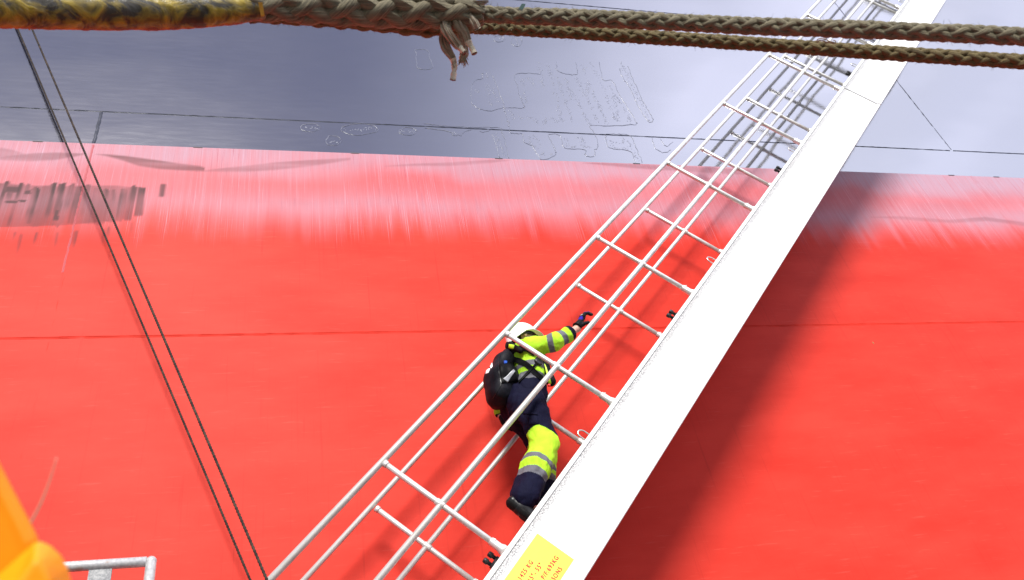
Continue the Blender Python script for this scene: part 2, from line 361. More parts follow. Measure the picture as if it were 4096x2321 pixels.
while xb < xr-.02:
    wdt = rr.uniform(.05,.10); u = (xb-xl)/(xr-xl)
    top = hp(100+u*450, 735)[1]+rr.uniform(-.10,.04); bot = np.interp(u, [0,.25,.6,.9,1], [6.0,6.0,6.04,6.10,6.24])+rr.uniform(-.015,.02)
    lean = (Z-6.3)*rr.uniform(-.06,.02)
    xx = X-lean-(xb+wdt/2)
    inside = sstep(0,.02, wdt/2-np.abs(xx))*sstep(-.008,.008, top+.03*rag_-Z-.08*(xx/(wdt/2))**2*rr.uniform(0,1))*sstep(-.012,.03, Z-bot-.022*rag_)
    edge = sstep(.35,.95, np.abs(xx)/(wdt/2))*.25 if rr.random() < .5 else 0
    topd = sstep(.30,.0, top-Z)*rr.uniform(.1,.45)
    scuff = np.maximum(scuff, strz_*inside*np.clip(.66+topd+edge+.16*vnoise(P3, (6,1,2.5)), 0, .95))
    if rr.random() < .6:                          # a dark drip below the patch
        dz = bot-rr.uniform(.02,.10); dl = rr.uniform(.08,.26); xd = X-lean-(xb+rr.uniform(0,wdt))
        dr = sstep(.03,.008, np.abs(xd)+.006)*sstep(0,.04, dz-Z)*sstep(-.10,.06, Z-(dz-dl))
        scuff = np.maximum(scuff, dr*rr.uniform(.3,.7))
    xb += wdt*rr.uniform(.86,1.04)
for (px, py, w_, h_) in ((50,758,.16,.10),(110,768,.07,.06),(45,808,.14,.045),(90,805,.07,.05),(225,860,.05,.18)):   # darkest smudges
    x0, z0 = hp(px, py); scuff = np.maximum(scuff, .93*sstep(1.15,.7, np.maximum(np.abs(X-x0+.1*(Z-z0))/w_*2, np.abs(Z-z0)/h_*2)+.25*vnoise(P3, (5,1,60))))
x0, z0 = hp(650, 762); scuff = np.maximum(scuff, .8*sstep(.035,.015, np.abs(X-x0)+.02*(z0-Z))*sstep(.11,.08, np.abs(Z-z0)))
Vh = np.stack([X, np.full_like(X, D), Z], -1).reshape(-1,3)
ii = (np.arange(nx-1)[:,None]*nz_+np.arange(nz_-1)[None]).ravel()
Fh = np.stack([ii, ii+nz_, ii+nz_+1, ii+1], 1)
bot = mk('bottom_plating', Vh, Fh, mRed.m, ship, False, dict(pale_band=np.clip(pale_band,0,1).ravel(), film=np.clip(film,0,1).ravel(), scuff=np.clip(scuff,0,1).ravel(), streak=np.clip(streak,0,1).ravel()))
V, F = box(-60, 120, D+.02, D+28, -7, ZB-.002); mk('bottom_shell', V, F, mRedW.m, ship, False)
def seam(x0, x1, z, w, mat, h=.006, vert=False, jit=.002, step=.05):
    L = np.arange(x0, x1+step/2, step); n = len(L); V = []; F = []
    prof = [(-1,0),(-.75,.35),(-.4,.6),(-.15,.35),(0,.2),(.2,.75),(.6,1),(.85,.5),(1,0)]; k = len(prof)
    j = rng.normal(0, jit, n); hh = h*(1+rng.normal(0,.22,n))
    for i, l in enumerate(L):
        for a, b in prof:
            t = a*w/2+j[i]
            V.append((z+t, D-b*hh[i]+.0015, l) if vert else (l, D-b*hh[i]+.0015, z+t))
    for i in range(n-1):
        for q_ in range(k-1): F.append((i*k+q_, (i+1)*k+q_, (i+1)*k+q_+1, i*k+q_+1))
    return mk('weld_seam', V, F, mat, ship)
seam(-8, 8.78, ZS, .022, mNavW.m, .006, jit=.0008); seam(8.86, 22, ZS, .022, mNavW.m, .006, jit=.0008)
seam(-8, 22, ZU, .022, mNavW.m, .006, jit=.0008)
seam(-8, 22, ZR, .030, mRedW.m, .007, jit=.001)
seam(ZB+.01, ZS-.015, -2.02, .04, mNavW.m, .005, True, .002, .03)
seam(ZS+.02, 13.2, 8.836, .024, mNavW.m, .004, True, .001)
seam(5.45, ZB-.01, -2.02, .022, Mat('pale_weld_paint', (.42,.10,.11), .6, Specular_IOR_Level=.1).m, .004, True, .002, .03)  # weld bead tinted to go with the pale band
seam(1.0, 5.4, -2.0, .02, mRedW.m, .0016, True, .003)
seam(5.6, ZB-.01, 8.825, .016, bpy.data.materials['pale_weld_paint'], .002, True, .001)
for px, py in ((152,565),(792,588),(1420,612),(1995,634),(2545,652),(3300,690),(3807,704),(3988,712)):
    x, z = hp(px, py); V, F = box(x-.045, x+.045, D-.004, D+.003, ZB-.006, ZB+.006); mk('boot_line_tick', V, F, mMark.m, ship, False)
# old welded markings ground off and painted over: wavering ridges and blistered stripes
def c3(P): return [(1700+x/2.57, 250+y/2.57) for x, y in P]
def c2(P): return [(1000+x/2.24, y/2.24) for x, y in P]
outl = [c3([(595,110),(590,165),(520,185),(480,250),(475,330),(490,430),(560,480),(670,495),(810,468)]),
 c3([(690,115),(745,250),(790,380),(815,465),(835,550),(862,640),(872,715),(910,730),(1000,732)]), c3([(810,468),(1000,468),(1022,450),(985,370),(950,240),(938,120),(1180,120)]),
 c3([(1350,0),(1372,95),(1560,122),(1545,0)]), c3([(1790,0),(1830,180),(1925,190),(1990,310),(2080,460),(2165,600),(2150,638),(1860,655),(1700,650),(1740,730),(1780,840),(1770,885),(1740,900),(1750,955),(1690,970),(1650,945),(1640,900),(1440,880),(1390,760),(1270,740),(1300,820),(1340,900),(1330,965),(1190,995),(1110,870),(1030,820),(1000,735)]),
 c3([(2000,60),(2030,150),(2110,270),(2180,420),(2280,590),(2330,610),(2338,570),(2260,430),(2150,200),(2085,40)]),
 c3([(0,630),(300,660),(480,668),(760,672),(790,710),(830,830),(860,990)]), c3([(0,675),(260,712),(280,748),(380,752),(395,712),(480,690)]), c3([(690,730),(730,850),(770,980)]),
 c3([(1855,740),(1860,810),(1910,885),(2110,915),(2160,1040)]), c3([(1855,735),(2090,750),(2160,850),(2235,1040)]), c3([(2330,760),(2370,880),(2450,930),(2530,900)]), c3([(2420,790),(2480,860),(2560,820)]), c3([(555,705),(610,718),(680,700)])]
def ell(cx, cy, a, b): return [(cx+a*math.cos(t), cy+b*math.sin(t)) for t in np.linspace(0, 2*math.pi, 26)]
outl += [c2(ell(540,1145,88,36)), c2(ell(980,1160,165,50)), c2(ell(745,1260,72,44)), c2(ell(1412,1178,80,34)), c2([(1480,445),(1585,450),(1605,500),(1630,610),(1510,615),(1490,520),(1480,445)]), c2(ell(2230,350,48,30)), c2(ell(2390,370,48,48))]
mks = MB()
for L in outl:
    P = np.array([[*hp(x, y)] for x, y in L]); Ps = spline(np.stack([P[:,0], P[:,0]*0+D-.001, P[:,1]], 1), max(8, int(np.sum(np.linalg.norm(np.diff(P,axis=0),axis=1))/.028)))
    Ps[:,0] += rng.normal(0,.006,len(Ps)); Ps[:,2] += rng.normal(0,.006,len(Ps))
    V, F, _, _ = tube(Ps, rng.uniform(.0018,.0042,len(Ps)), 5); mks.add(V, F)
strp = [[(640,120),(655,160)],[(640,225),(680,440)],[(675,235),(755,400)],[(530,280),(545,305)],[(1000,150),(1015,230)],[(1015,290),(1045,440)],[(890,490),(905,600)],[(1165,0),(1220,260)],[(1270,20),(1340,350)],[(1355,150),(1420,340)],[(1450,170),(1500,380)],[(1500,270),(1620,490)],[(1550,160),(1730,490)],[(1600,10),(1760,380),(1875,630)],[(1700,0),(1840,280),(1930,520),(1980,610)],[(1660,200),(1680,320)],[(1360,390),(1410,600)],[(1440,380),(1520,610)],[(1620,510),(1690,640)],[(1740,530),(1790,620)],[(1900,220),(1990,580)],[(1950,330),(2070,510)],[(2085,540),(2115,620)],[(1210,650),(1240,600),(1300,560)],[(1310,575),(1360,610),(1400,600)],[(1100,170),(1120,240)],[(1030,160),(1100,175)],[(2020,0),(2090,150),(2200,370),(2310,600)],[(725,730),(820,960)],[(1065,760),(1100,850),(1170,855),(1120,740)],[(1440,770),(1470,850),(1560,870)],[(1555,770),(1610,850),(1700,870)],[(1600,770),(1650,850)],[(1900,790),(1960,880),(2080,885)],[(1960,830),(2040,825),(2030,780)],[(2080,800),(2180,1000)],[(1200,920),(1210,960)],[(1300,930),(1310,950)],[(990,560),(1000,580)],[(1060,550),(1070,570)],[(1140,590),(1150,620)],[(300,728),(340,730)]]
strp = [c3(s_) for s_ in strp]+[c2([(500,1140),(610,1155)]), c2([(865,1165),(960,1160),(1000,1170),(1050,1150),(1115,1160)]), c2([(1350,1175),(1480,1180)]), c2([(720,1270),(765,1272)]), c2([(2375,320),(2410,410)]), c2([(2225,345),(2240,350)])]
for L in strp:
    P = np.array([[*hp(x, y)] for x, y in L]); Ls = np.sum(np.linalg.norm(np.diff(P,axis=0),axis=1))
    Q = spline(np.stack([P[:,0], P[:,0]*0, P[:,1]], 1), 60)
    for k in range(int(6+Ls*75)):
        q_ = Q[rng.integers(60)]; r = rng.uniform(.004,.009)
        V, F = ball((q_[0]+rng.normal(0,.016), D, q_[2]+rng.normal(0,.012)), r, 7, 4, (1,.28,1)); mks.add(V, F)
mks.build('painted_over_weld_mark', mGhost.m, ship)
# little rust spot on the red plating
x, z = hp(3493, 1372); V, F = ball((x, D, z), .014, 8, 5, (.7,.25,1.2)); mk('rust_spot', V, F, Mat('rust', (.30,.12,.04), .8).m, ship)

# ------------------------------------------------------------------ accommodation ladder
YN, YF = 5.0, 5.67
gang = empty('accommodation_ladder', tuple(lad(.55,.3,5.33)), 'steep white and silver ship ladder with tubular handrails slanting across the hull', 'ladder')
def psec(s):                                    # lower and upper edge of the stringer
    return .029+.0060*(s-2.6), (.540+.0046*(s-2.2) if s < 10 else .576+.001*(s-10))
def stringer(yo, sgn):
    # outline in (p, y): web with a raised lip top and bottom; two lengths with a butt joint at s = 10
    mb = MB()
    for s0, s1, off in ((.5, 9.992, 0.), (10.0, 19.2, .006)):
        ss = np.linspace(s0, s1, 40); V = []; A = []
        for s in ss:
            p0, p1 = psec(s); a = -off
            pr = [(p1,-.045+a,0),(p1-.004,-.050+a,0),(p1-.030,-.050+a,0),(p1-.034,-.043+a,.9),(p1-.036,-.040+a,1.),(p1-.064,-.040+a,.95),(p1-.085,-.040+a,.45),(p1-.12,-.040+a,.0),((p0+p1)/2,-.040+a,0),(p0+.034,-.040+a,0),(p0+.031,-.050+a,.2),(p0+.004,-.050+a,0),(p0,-.046+a,0),
                  (p0,.05,0),(p0+.03,.05,0),(p0+.03,-.025,0),(p1-.03,-.025,0),(p1-.03,.05,0),(p1,.05,0)]
            for p, y, d in pr: V.append(lad(s, p, yo+y*sgn)); A.append(d)
        k = len(pr); F = []
        for i in range(len(ss)-1):
            for j in range(k): F.append((i*k+j, i*k+(j+1)%k, (i+1)*k+(j+1)%k, (i+1)*k+j))
        F.append(tuple(range(k))); F.append(tuple((len(ss)-1)*k+j for j in range(k))[::-1]); mb.add(V, F, dirt=A)
    o = mb.build('stringer', mWht.m, gang, False); return o
st_near = stringer(YN, 1); stringer(YF, -1)
# repair marks where the two lengths are bolted together
V, F = obox(lad, 9.985, 10.007, .10, .545, YN-.0475, YN-.0405); mk('joint_strip', V, F, mGalv.m, gang, False)
def tubepart(name, a, b, r, mat, par=gang, n=18):
    V, F = rod(a, b, r, n); return mk(name, V, F, mat, par)
SB, SE = .55, 18.2
tubepart('handrail', lad(SB,1.562,YN), lad(SE,1.556,YN), .0235, mAlu.m)
tubepart('handrail', lad(SB,1.596,YF), lad(SE,1.566,YF), .0215, mAlu.m)
tubepart('mid_rail', lad(SB,1.058,YN), lad(SE,1.088,YN), .0225, mAlu.m)
tubepart('mid_rail', lad(SB,1.086,YF), lad(SE,1.086,YF), .0205, mAlu.m)
first = None
for k in range(-1, 11):
    s = 2.44+1.508*k
    if first is None:
        s0 = s; mb = MB(); mb.add(*rod(lad(s,.585,YN), lad(s,1.545,YN), .0205, 18))
        for p_, r_ in ((1.070,.030),(1.548,.030)):     # fillet welds at the rails
            V, F, _, _ = tube([lad(s,p_-.034,YN), lad(s,p_-.026,YN), lad(s,p_+.026 if p_ < 1.2 else p_-.002,YN), lad(s,p_+.034 if p_ < 1.2 else p_,YN)], [.0215,r_-.004,r_-.003,.0215], 14); mb.add(V, F)
        first = mb.build('stanchion', mAlu.m, gang)
        mb = MB(); V, F, _, _ = tube([lad(s,.545,YN), lad(s,.562,YN), lad(s,.585,YN), lad(s,.655,YN), lad(s,.660,YN)], [.036,.036,.0275,.0275,.0215], 18); mb.add(V, F)
        V, F = rod(lad(s+.012,.635,YN-.032), lad(s+.012,.635,YN-.022), .006, 8); mb.add(V, F)
        sock = mb.build('socket', mAlu.m, first); near0 = (first, sock)
        far = first.copy(); COL.objects.link(far); far.parent = gang; fs = sock.copy(); COL.objects.link(fs); fs.parent = far
        far.location = Vector((0, YF-YN, 0))+Vector(LPn*.012)
        continue
    dv = Vector(LS*(s-s0))
    for dy in (0, YF-YN):
        o = first.copy(); COL.objects.link(o); o.parent = gang; o.location = dv+Vector((0,dy,0))+Vector(LPn*(.012 if dy else .0))
        c_ = sock.copy(); COL.objects.link(c_); c_.parent = o
# treads between the stringers
tr0 = None
for k in range(60):
    s = .75+.305*k
    if tr0 is None:
        a = math.radians(-33)                      # tread top is level when the ladder hangs at its working angle
        pr = [(-.11,-.018),(-.10,-.004),(-.05,.006),(.05,.006),(.10,-.004),(.11,-.018),(.10,-.022),(0,-.014),(-.10,-.022)]
        V = []; F = []; k9 = len(pr)
        for y in (YN+.055, YF-.055):
            for u, v in pr:
                V.append(lad(s, .30, y)+np.array([u, 0, v]))
        for j in range(k9): F.append((j, (j+1)%k9, k9+(j+1)%k9, k9+j))
        F.append(tuple(range(k9))); F.append(tuple(range(2*k9-1, k9-1, -1)))
        tr0 = mk('tread', V, F, mTread.m, gang, False); st0 = s; continue
    o = tr0.copy(); COL.objects.link(o); o.parent = gang; o.location = Vector(LS*(s-st0))
# lashing eyes and black rubber buffers along the top of the near stringer
e0 = None
for s, p in ((3.58,.575),(6.03,.585),(8.35,.60),(10.84,.61),(13.38,.62)):
    if e0 is None:
        t = np.linspace(0, math.pi, 14)
        loop = [lad(s-.030, p-.02, YN+.045)]+[lad(s-.030*math.cos(x)*1.0, p+.020+.040*math.sin(x), YN+.045) for x in t]+[lad(s+.030, p-.02, YN+.045)]
        V, F, _, _ = tube(loop, 0.0055, 8); e0 = mk('lashing_eye', V, F, mSteel.m, gang); eo = lad(s,p,0); continue
    o = e0.copy(); COL.objects.link(o); o.parent = gang; o.location = Vector(lad(s,p,0)-eo)
e0 = None
for s, p in ((2.37,.577),(5.17,.58),(7.92,.59),(10.62,.60),(13.2,.61)):
    if e0 is None:
        mb = MB()
        for ds in (-.027,.027):
            V, F, _, _ = tube([lad(s+ds,p-.06,YN+.075), lad(s+ds,p+.018,YN+.075), lad(s+ds,p+.020,YN+.075), lad(s+ds,p+.045,YN+.075), lad(s+ds,p+.052,YN+.075)], [.013,.013,.019,.019,.015], 16); mb.add(V, F)
        V, F = obox(lad, s-.04, s+.04, p-.08, p-.006, YN+.056, YN+.098); mb.add(V, F)
        e0 = mb.build('rubber_buffer', mBlk.m, gang); eo = lad(s,p,0); continue
    o = e0.copy(); COL.objects.link(o); o.parent = gang; o.location = Vector(lad(s,p,0)-eo)
# yellow capacity placard with its stencilled lines
V, F = obox(lad, 1.45, 2.657, .150, .4365, YN-.0425, YN-.0395); plate = mk('capacity_placard', V, F, mPlate.m, gang, False)
plate['label'] = 'yellow load placard with red stencilled lines on the white stringer'
dg = bpy.context.evaluated_depsgraph_get
MT = Matrix(((LS[0],LPn[0],0,0),(0,0,-1,0),(LS[2],LPn[2],0,0),(0,0,0,1)))
for txt, s, p in (("1425 KG", 2.473, .349),("15\u00b0- 55\u00b0", 2.497, .291),("P/F:693KG", 2.603, .233),("PERSONS", 2.553, .175)):
    cu_ = bpy.data.curves.new('lettering', 'FONT'); cu_.body = txt; cu_.align_x = 'RIGHT'; cu_.size = .043; cu_.space_character = 1.28; cu_.extrude = .0006; cu_.offset = .0004
    to = bpy.data.objects.new('tmp', cu_); COL.objects.link(to); bpy.context.view_layer.update()
    me = bpy.data.meshes.new_from_object(to.evaluated_get(dg())); bpy.data.objects.remove(to)
    S_ = Matrix.Diagonal((.78,1,1,1)); base = lad(s, p, YN-.0431)
    bm_ = bmesh.new()
    for sx_, sy_, sz_ in ((0,0,0),(.0022,0,.0002),(0,.0016,.0004),(.0022,.0016,.0006)):      # heavy stencil strokes
        m2 = me.copy(); m2.transform(Matrix.Translation((sx_,sy_,sz_))); bm_.from_mesh(m2); bpy.data.meshes.remove(m2)
    bm_.to_mesh(me); bm_.free()
    me.transform(Matrix.Translation(Vector(base)-gang.location)@MT@S_); me.materials.clear(); me.materials.append(mText.m)
    o = bpy.data.objects.new('lettering', me); COL.objects.link(o); o.parent = plate
# lower end frame: hanging bail that the falls are shackled to
V, F = rod(lad(.62,.30,YN-.02), lad(.62,.30,YF+.02), .03); mk('bail_bar', V, F, mGalv.m, gang)
V, F = obox(lad, .50, .56, .05, .50, YN+.052, YF-.052); mk('end_plate', V, F, mWht.m, gang, False)

# ------------------------------------------------------------------ wire falls
def wire(name, top, bot_, label):
    P = np.linspace(top, bot_, 700); T, N, B = frames(P); mb = MB(); r = .0105; L = np.linspace(0, np.linalg.norm(top-bot_), len(P))
    for k in range(6):
        a = L*2*math.pi/.075+k*math.pi/3
        V, F, _, _ = tube(P+(N*np.cos(a)[:,None]+B*np.sin(a)[:,None])*r*.62, r*.40, 6); mb.add(V, F)
    return tag(mb.build(name, mWire.m, origin=tuple(bot_)), label, 'wire', 'twin wire falls of the ladder')
k1 = 4096/2569
def wpt(px, py, Y): return at(px*k1, py*k1, Y)
def wline(a, b, Ya, Yb, z0, z1):
    A, B = wpt(*a, Ya), wpt(*b, Yb); d = (B-A)/(B[2]-A[2]); return A+d*(z1-A[2]), A+d*(z0-A[2])
tp, bt = wline((35,50),(628,1456), 5.86, 5.80, .62, 16.5); wire('wire_rope', tp, bt, 'thin dark steel wire hanging against the hull, left one of the pair')
tp, bt = wline((75,60),(670,1456), 5.16, 4.94, .62, 16.5); wire('wire_rope', tp, bt, 'thin dark steel wire crossing in front of the lowest handrail end')

# ------------------------------------------------------------------ guard rail and yellow post near the camera
gx0, gx1, gy = -1.9, -.66, 3.9
gr = empty('guard_rail', (-1.2, gy, -1.65), 'grey galvanised pipe rail with a flat plate, bottom left beside the yellow post', 'railing')
tubepart('top_rail', (gx0, gy, 1.79), (gx1-.018, gy, 1.768), .0235, mGalv.m, gr)
mb = MB(); mb.add(*rod((gx1, gy, -1.65), (gx1, gy, 1.768), .0235, 18)); mb.add(*ball((gx1, gy, 1.768), .0245, 14, 8)); mb.build('post', mGalv.m, gr)
tubepart('post', (gx0, gy, -1.65), (gx0, gy, 1.79), .0235, mGalv.m, gr)
tubepart('mid_rail', (gx0, gy, .75), (gx1, gy, .75), .02, mGalv.m, gr)
V, F = box(-.918, -.822, gy-.006, gy+.006, .75, 1.752); mk('flat_plate', V, F, mGplate.m, gr, False)

# ------------------------------------------------------------------ signed distance modelling
def cone(a, b, ra, rb, ys=1., k=.02): return ('c', np.array(a,float), np.array(b,float), ra, rb, ys, k)
def elp(c_, r, k=.02, rot=None): return ('e', np.array(c_,float), np.array(r,float), rot, k)
def prim(q, P):
    if q[0] == 'c':
        _, a, b, ra, rb, ys, k = q; sc = np.array([1,ys,1]); A = a*sc; D_ = (b-a)*sc; Q = P*sc-A
        t = np.clip(Q@D_/max(D_@D_, 1e-9), 0, 1); return np.sqrt(((Q-t[...,None]*D_)**2).sum(-1))-(ra+(rb-ra)*t)
    _, c_, r, rot, k = q; Q = P-c_
    if rot is not None: Q = Q@rot
    k0 = np.sqrt(((Q/r)**2).sum(-1)); k1_ = np.sqrt(((Q/r**2)**2).sum(-1))+1e-9; return k0*(k0-1)/k1_
def smin(a, b, k):
    h = np.clip(.5+.5*(b-a)/k, 0, 1); return b+(a-b)*h-k*h*(1-h)
class SDF:
    def __init__(s, prims, post=None): s.p = prims; s.post = post
    def __call__(s, P):
        d = None
        for q in s.p:
            e = prim(q, P); d = e if d is None else smin(d, e, q[-1])
        return s.post(P, d) if s.post else d
    def grad(s, P, e=.004):
        g = np.stack([s(P+np.eye(3)[i]*e)-s(P-np.eye(3)[i]*e) for i in range(3)], -1)
        return g/(np.linalg.norm(g, axis=-1, keepdims=True)+1e-9)
    def hit(s, px, start=4.0):
        d = ray(px); d = d/np.linalg.norm(d, axis=-1, keepdims=True); t = np.full(d.shape[:-1], start); best = np.full(t.shape, 9.); tb = t.copy()
        for _ in range(160):
            v = s(d*t[...,None]); m = v < best; best = np.where(m, v, best); tb = np.where(m, t, tb); t = t+np.clip(v*.6, -.02, .1)*(np.abs(v) > 2e-4)
        miss = best > .004; P = d*np.where(miss, tb, t)[...,None]
        for _ in range(4): P = np.where(miss[...,None], P-s.grad(P)*s(P)[...,None], P)
        return P
    def bounds(s, pad):
        lo = []; hi = []
        for q in s.p:
            if q[0] == 'c':
                r = np.array([1,1/q[5],1])*max(q[3],q[4]); lo += [np.minimum(q[1],q[2])-r]; hi += [np.maximum(q[1],q[2])+r]
            else:
                r = np.max(q[2])*np.ones(3); lo += [q[1]-r]; hi += [q[1]+r]
        return np.min(lo, 0)-pad, np.max(hi, 0)+pad
    def mesh(s, h, pad=.03):
        lo, hi = s.bounds(pad); n = np.ceil((hi-lo)/h).astype(int)+1
        ax = [lo[i]+h*np.arange(n[i]) for i in range(3)]
        Fd = np.empty(n, np.float32)
        for i in range(0, n[0], 24):
            G = np.stack(np.meshgrid(ax[0][i:i+24], ax[1], ax[2], indexing='ij'), -1); Fd[i:i+24] = s(G)
        neg = Fd < 0
        cs = [(a,b,c) for a in (0,1) for b in (0,1) for c in (0,1)]
        def sh(A, o): return A[o[0]:A.shape[0]-1+o[0], o[1]:A.shape[1]-1+o[1], o[2]:A.shape[2]-1+o[2]]
        cnt = sum(sh(neg, o).astype(np.int8) for o in cs); act = (cnt > 0) & (cnt < 8)
        idx = np.full(act.shape, -1, np.int64); ijk = np.argwhere(act); idx[act] = np.arange(len(ijk))
        acc = np.zeros((len(ijk),3)); w = np.zeros(len(ijk))
        for a in cs:
            for d in range(3):
                if a[d]: continue
                b = list(a); b[d] = 1; b = tuple(b)
                fa = sh(Fd, a)[act]; fb = sh(Fd, b)[act]; m = (fa < 0) != (fb < 0)
                t = np.where(m, fa/np.where(m, fa-fb, 1), 0); pt = np.array(a)+np.eye(3)[d]*t[:,None]
                acc += pt*m[:,None]; w += m
        V = lo+(ijk+acc/w[:,None])*h; Q = []
        for d in range(3):
            e = [0,0,0]; e[d] = 1; u, v = [x for x in range(3) if x != d]
            A = neg[tuple(slice(0,-1) if x == d else slice(None) for x in range(3))]; B = neg[tuple(slice(1,None) if x == d else slice(None) for x in range(3))]
            E = np.argwhere(A != B); E = E[(E[:,u] > 0) & (E[:,v] > 0) & (E[:,u] < act.shape[u]) & (E[:,v] < act.shape[v])]
            eu, ev = np.eye(3, dtype=int)[u], np.eye(3, dtype=int)[v]
            f = np.stack([idx[tuple(x.T)] for x in (E-eu-ev, E-ev, E, E-eu)], 1)
            fl = A[tuple(E.T)] if d != 1 else ~A[tuple(E.T)]
            f[~fl] = f[~fl][:,::-1]; Q.append(f)
        return V, np.concatenate(Q)
def sdfobj(name, S, h, mat, parent, color=None, pad=.03):
    V, Q = S.mesh(h, pad); return mk(name, V, Q, mat, parent, True, {'Col': color(V)} if color else None)
def ribbon(name, S, px, w, off, th, mat, parent, n=60, flat=None):
    C = spline(np.array([[x, y, 0] for x, y in px], float), n)[:,:2]; P = S.hit(C)
    for _ in range(3): P[1:-1] = (P[:-2]+2*P[1:-1]+P[2:])/4
    N = S.grad(P, .012); T = np.gradient(P, axis=0); T /= np.linalg.norm(T, axis=1)[:,None]; Bn = np.cross(N, T); Bn /= np.linalg.norm(Bn, axis=1)[:,None]
    rows = []
    for sgn in (-1,1):
        E = P+Bn*sgn*w/2; E = E-S.grad(E, .012)*S(E)[:,None]; rows += [E+N*off*.3, E+N*(off+th)]
    V = np.stack([rows[0], rows[1], rows[3], rows[2]], 1).reshape(-1,3); F = []
    for i in range(n-1):
        for j in range(4): F.append((i*4+j, i*4+(j+1)%4, i*4+4+(j+1)%4, i*4+4+j))
    F += [(0,1,2,3),(n*4-1,n*4-2,n*4-3,n*4-4)]; return mk(name, V, F, mat, parent, False)
def patch(name, S, quad, off, th, mat, parent, n=18, m=18, col=None):
    q = np.array(quad, float); u, v = np.meshgrid(np.linspace(0,1,n), np.linspace(0,1,m), indexing='ij'); u = u[...,None]; v = v[...,None]
    px = (q[0]*(1-u)+q[1]*u)*(1-v)+(q[3]*(1-u)+q[2]*u)*v; P = S.hit(px); N = S.grad(P, .01)
    edge = np.minimum(np.minimum(u,1-u)*6, np.minimum(v,1-v)*6).clip(0,1)[...,0]
    top = P+N*(off+th*(.3+.7*np.sqrt(edge)))[...,None]; bt_ = P-N*.004
    V = np.concatenate([top.reshape(-1,3), bt_.reshape(-1,3)]); F = []; K = n*m
    g = lambda i, j: i*m+j
    for i in range(n-1):
        for j in range(m-1): F.append((g(i,j), g(i+1,j), g(i+1,j+1), g(i,j+1)))
    for i in range(n-1): F += [(g(i,0), K+g(i,0), K+g(i+1,0), g(i+1,0)), (g(i+1,m-1), K+g(i+1,m-1), K+g(i,m-1), g(i,m-1))]
    for j in range(m-1): F += [(g(0,j+1), K+g(0,j+1), K+g(0,j), g(0,j)), (g(n-1,j), K+g(n-1,j), K+g(n-1,j+1), g(n-1,j+1))]
    return mk(name, V, F, mat, parent, True, {'Col': np.tile(col, (len(V),1))} if col else None)

# yellow painted steel post beside the camera
yp = empty('bollard', tuple(atd(-120, 2330, .85)*np.array([1,1,0])+np.array([0,0,-1.65])), 'bright yellow orange steel bollard, very near and blurred at the left edge', 'bollard')
def prismatic(name, rings, mat, par, bev=.006):
    n = len(rings[0]); V = [atd(*p) for R in rings for p in R]; F = [tuple(range(n))]
    for k in range(len(rings)-1):
        for i in range(n): F.append((k*n+i, (k+1)*n+i, (k+1)*n+(i+1)%n, k*n+(i+1)%n))
    F.append(tuple(range((len(rings)-1)*n, len(rings)*n))[::-1]); o = mk(name, V, F, mat, par, False)
    b = o.modifiers.new('edge', 'BEVEL'); b.width = bev; b.segments = 4; b.limit_method = 'ANGLE'; b.angle_limit = R_(25); return o
A_ = [(-1000,1380),(-248,1380),(152,2150),(165,2260),(150,2900),(-1000,2900)]
prismatic('post', [[(x,y,.80) for x,y in A_], [(x*.96-10,y,.84) for x,y in A_][:0] or [(x,y,1.05) for x,y in A_]], mYel.m, yp, .010)
B_ = [(150,2160),(205,2186),(245,2225),(272,2275),(288,2340),(290,2430),(285,2900),(-360,2900),(-300,2560),(-120,2400),(10,2285)]
Bf = [(140,2230),(165,2250),(185,2280),(200,2320),(205,2370),(205,2440),(195,2900),(-220,2900),(-150,2640),(-30,2480),(60,2340)]
prismatic('lobe', [[(x,y,.735) for x,y in Bf], [(x,y,.775) for x,y in B_], [(x,y,.86) for x,y in B_]], mYel.m, yp, .007)
b_ = atd(-330,2880,.88); V, F, _, _ = tube([(b_[0],b_[1],-1.65),(b_[0],b_[1],-1.62),(b_[0],b_[1],-1.615),(b_[0],b_[1],b_[2])], [.2,.2,.12,.12], 28); mk('stem', V, F, mYel.m, yp)
P = spline([atd(70,2180,.9), atd(124,2090,.9), atd(165,2010,.9), atd(200,1920,.9), atd(227,1832,.9)], 24)
V, F, _, _ = tube(P, np.linspace(.0014,.0007,24), 7); wt = mk('wire_tail', V, F, mTwig.m, yp); wt['label'] = 'thin brownish wire end sticking up beside the post'

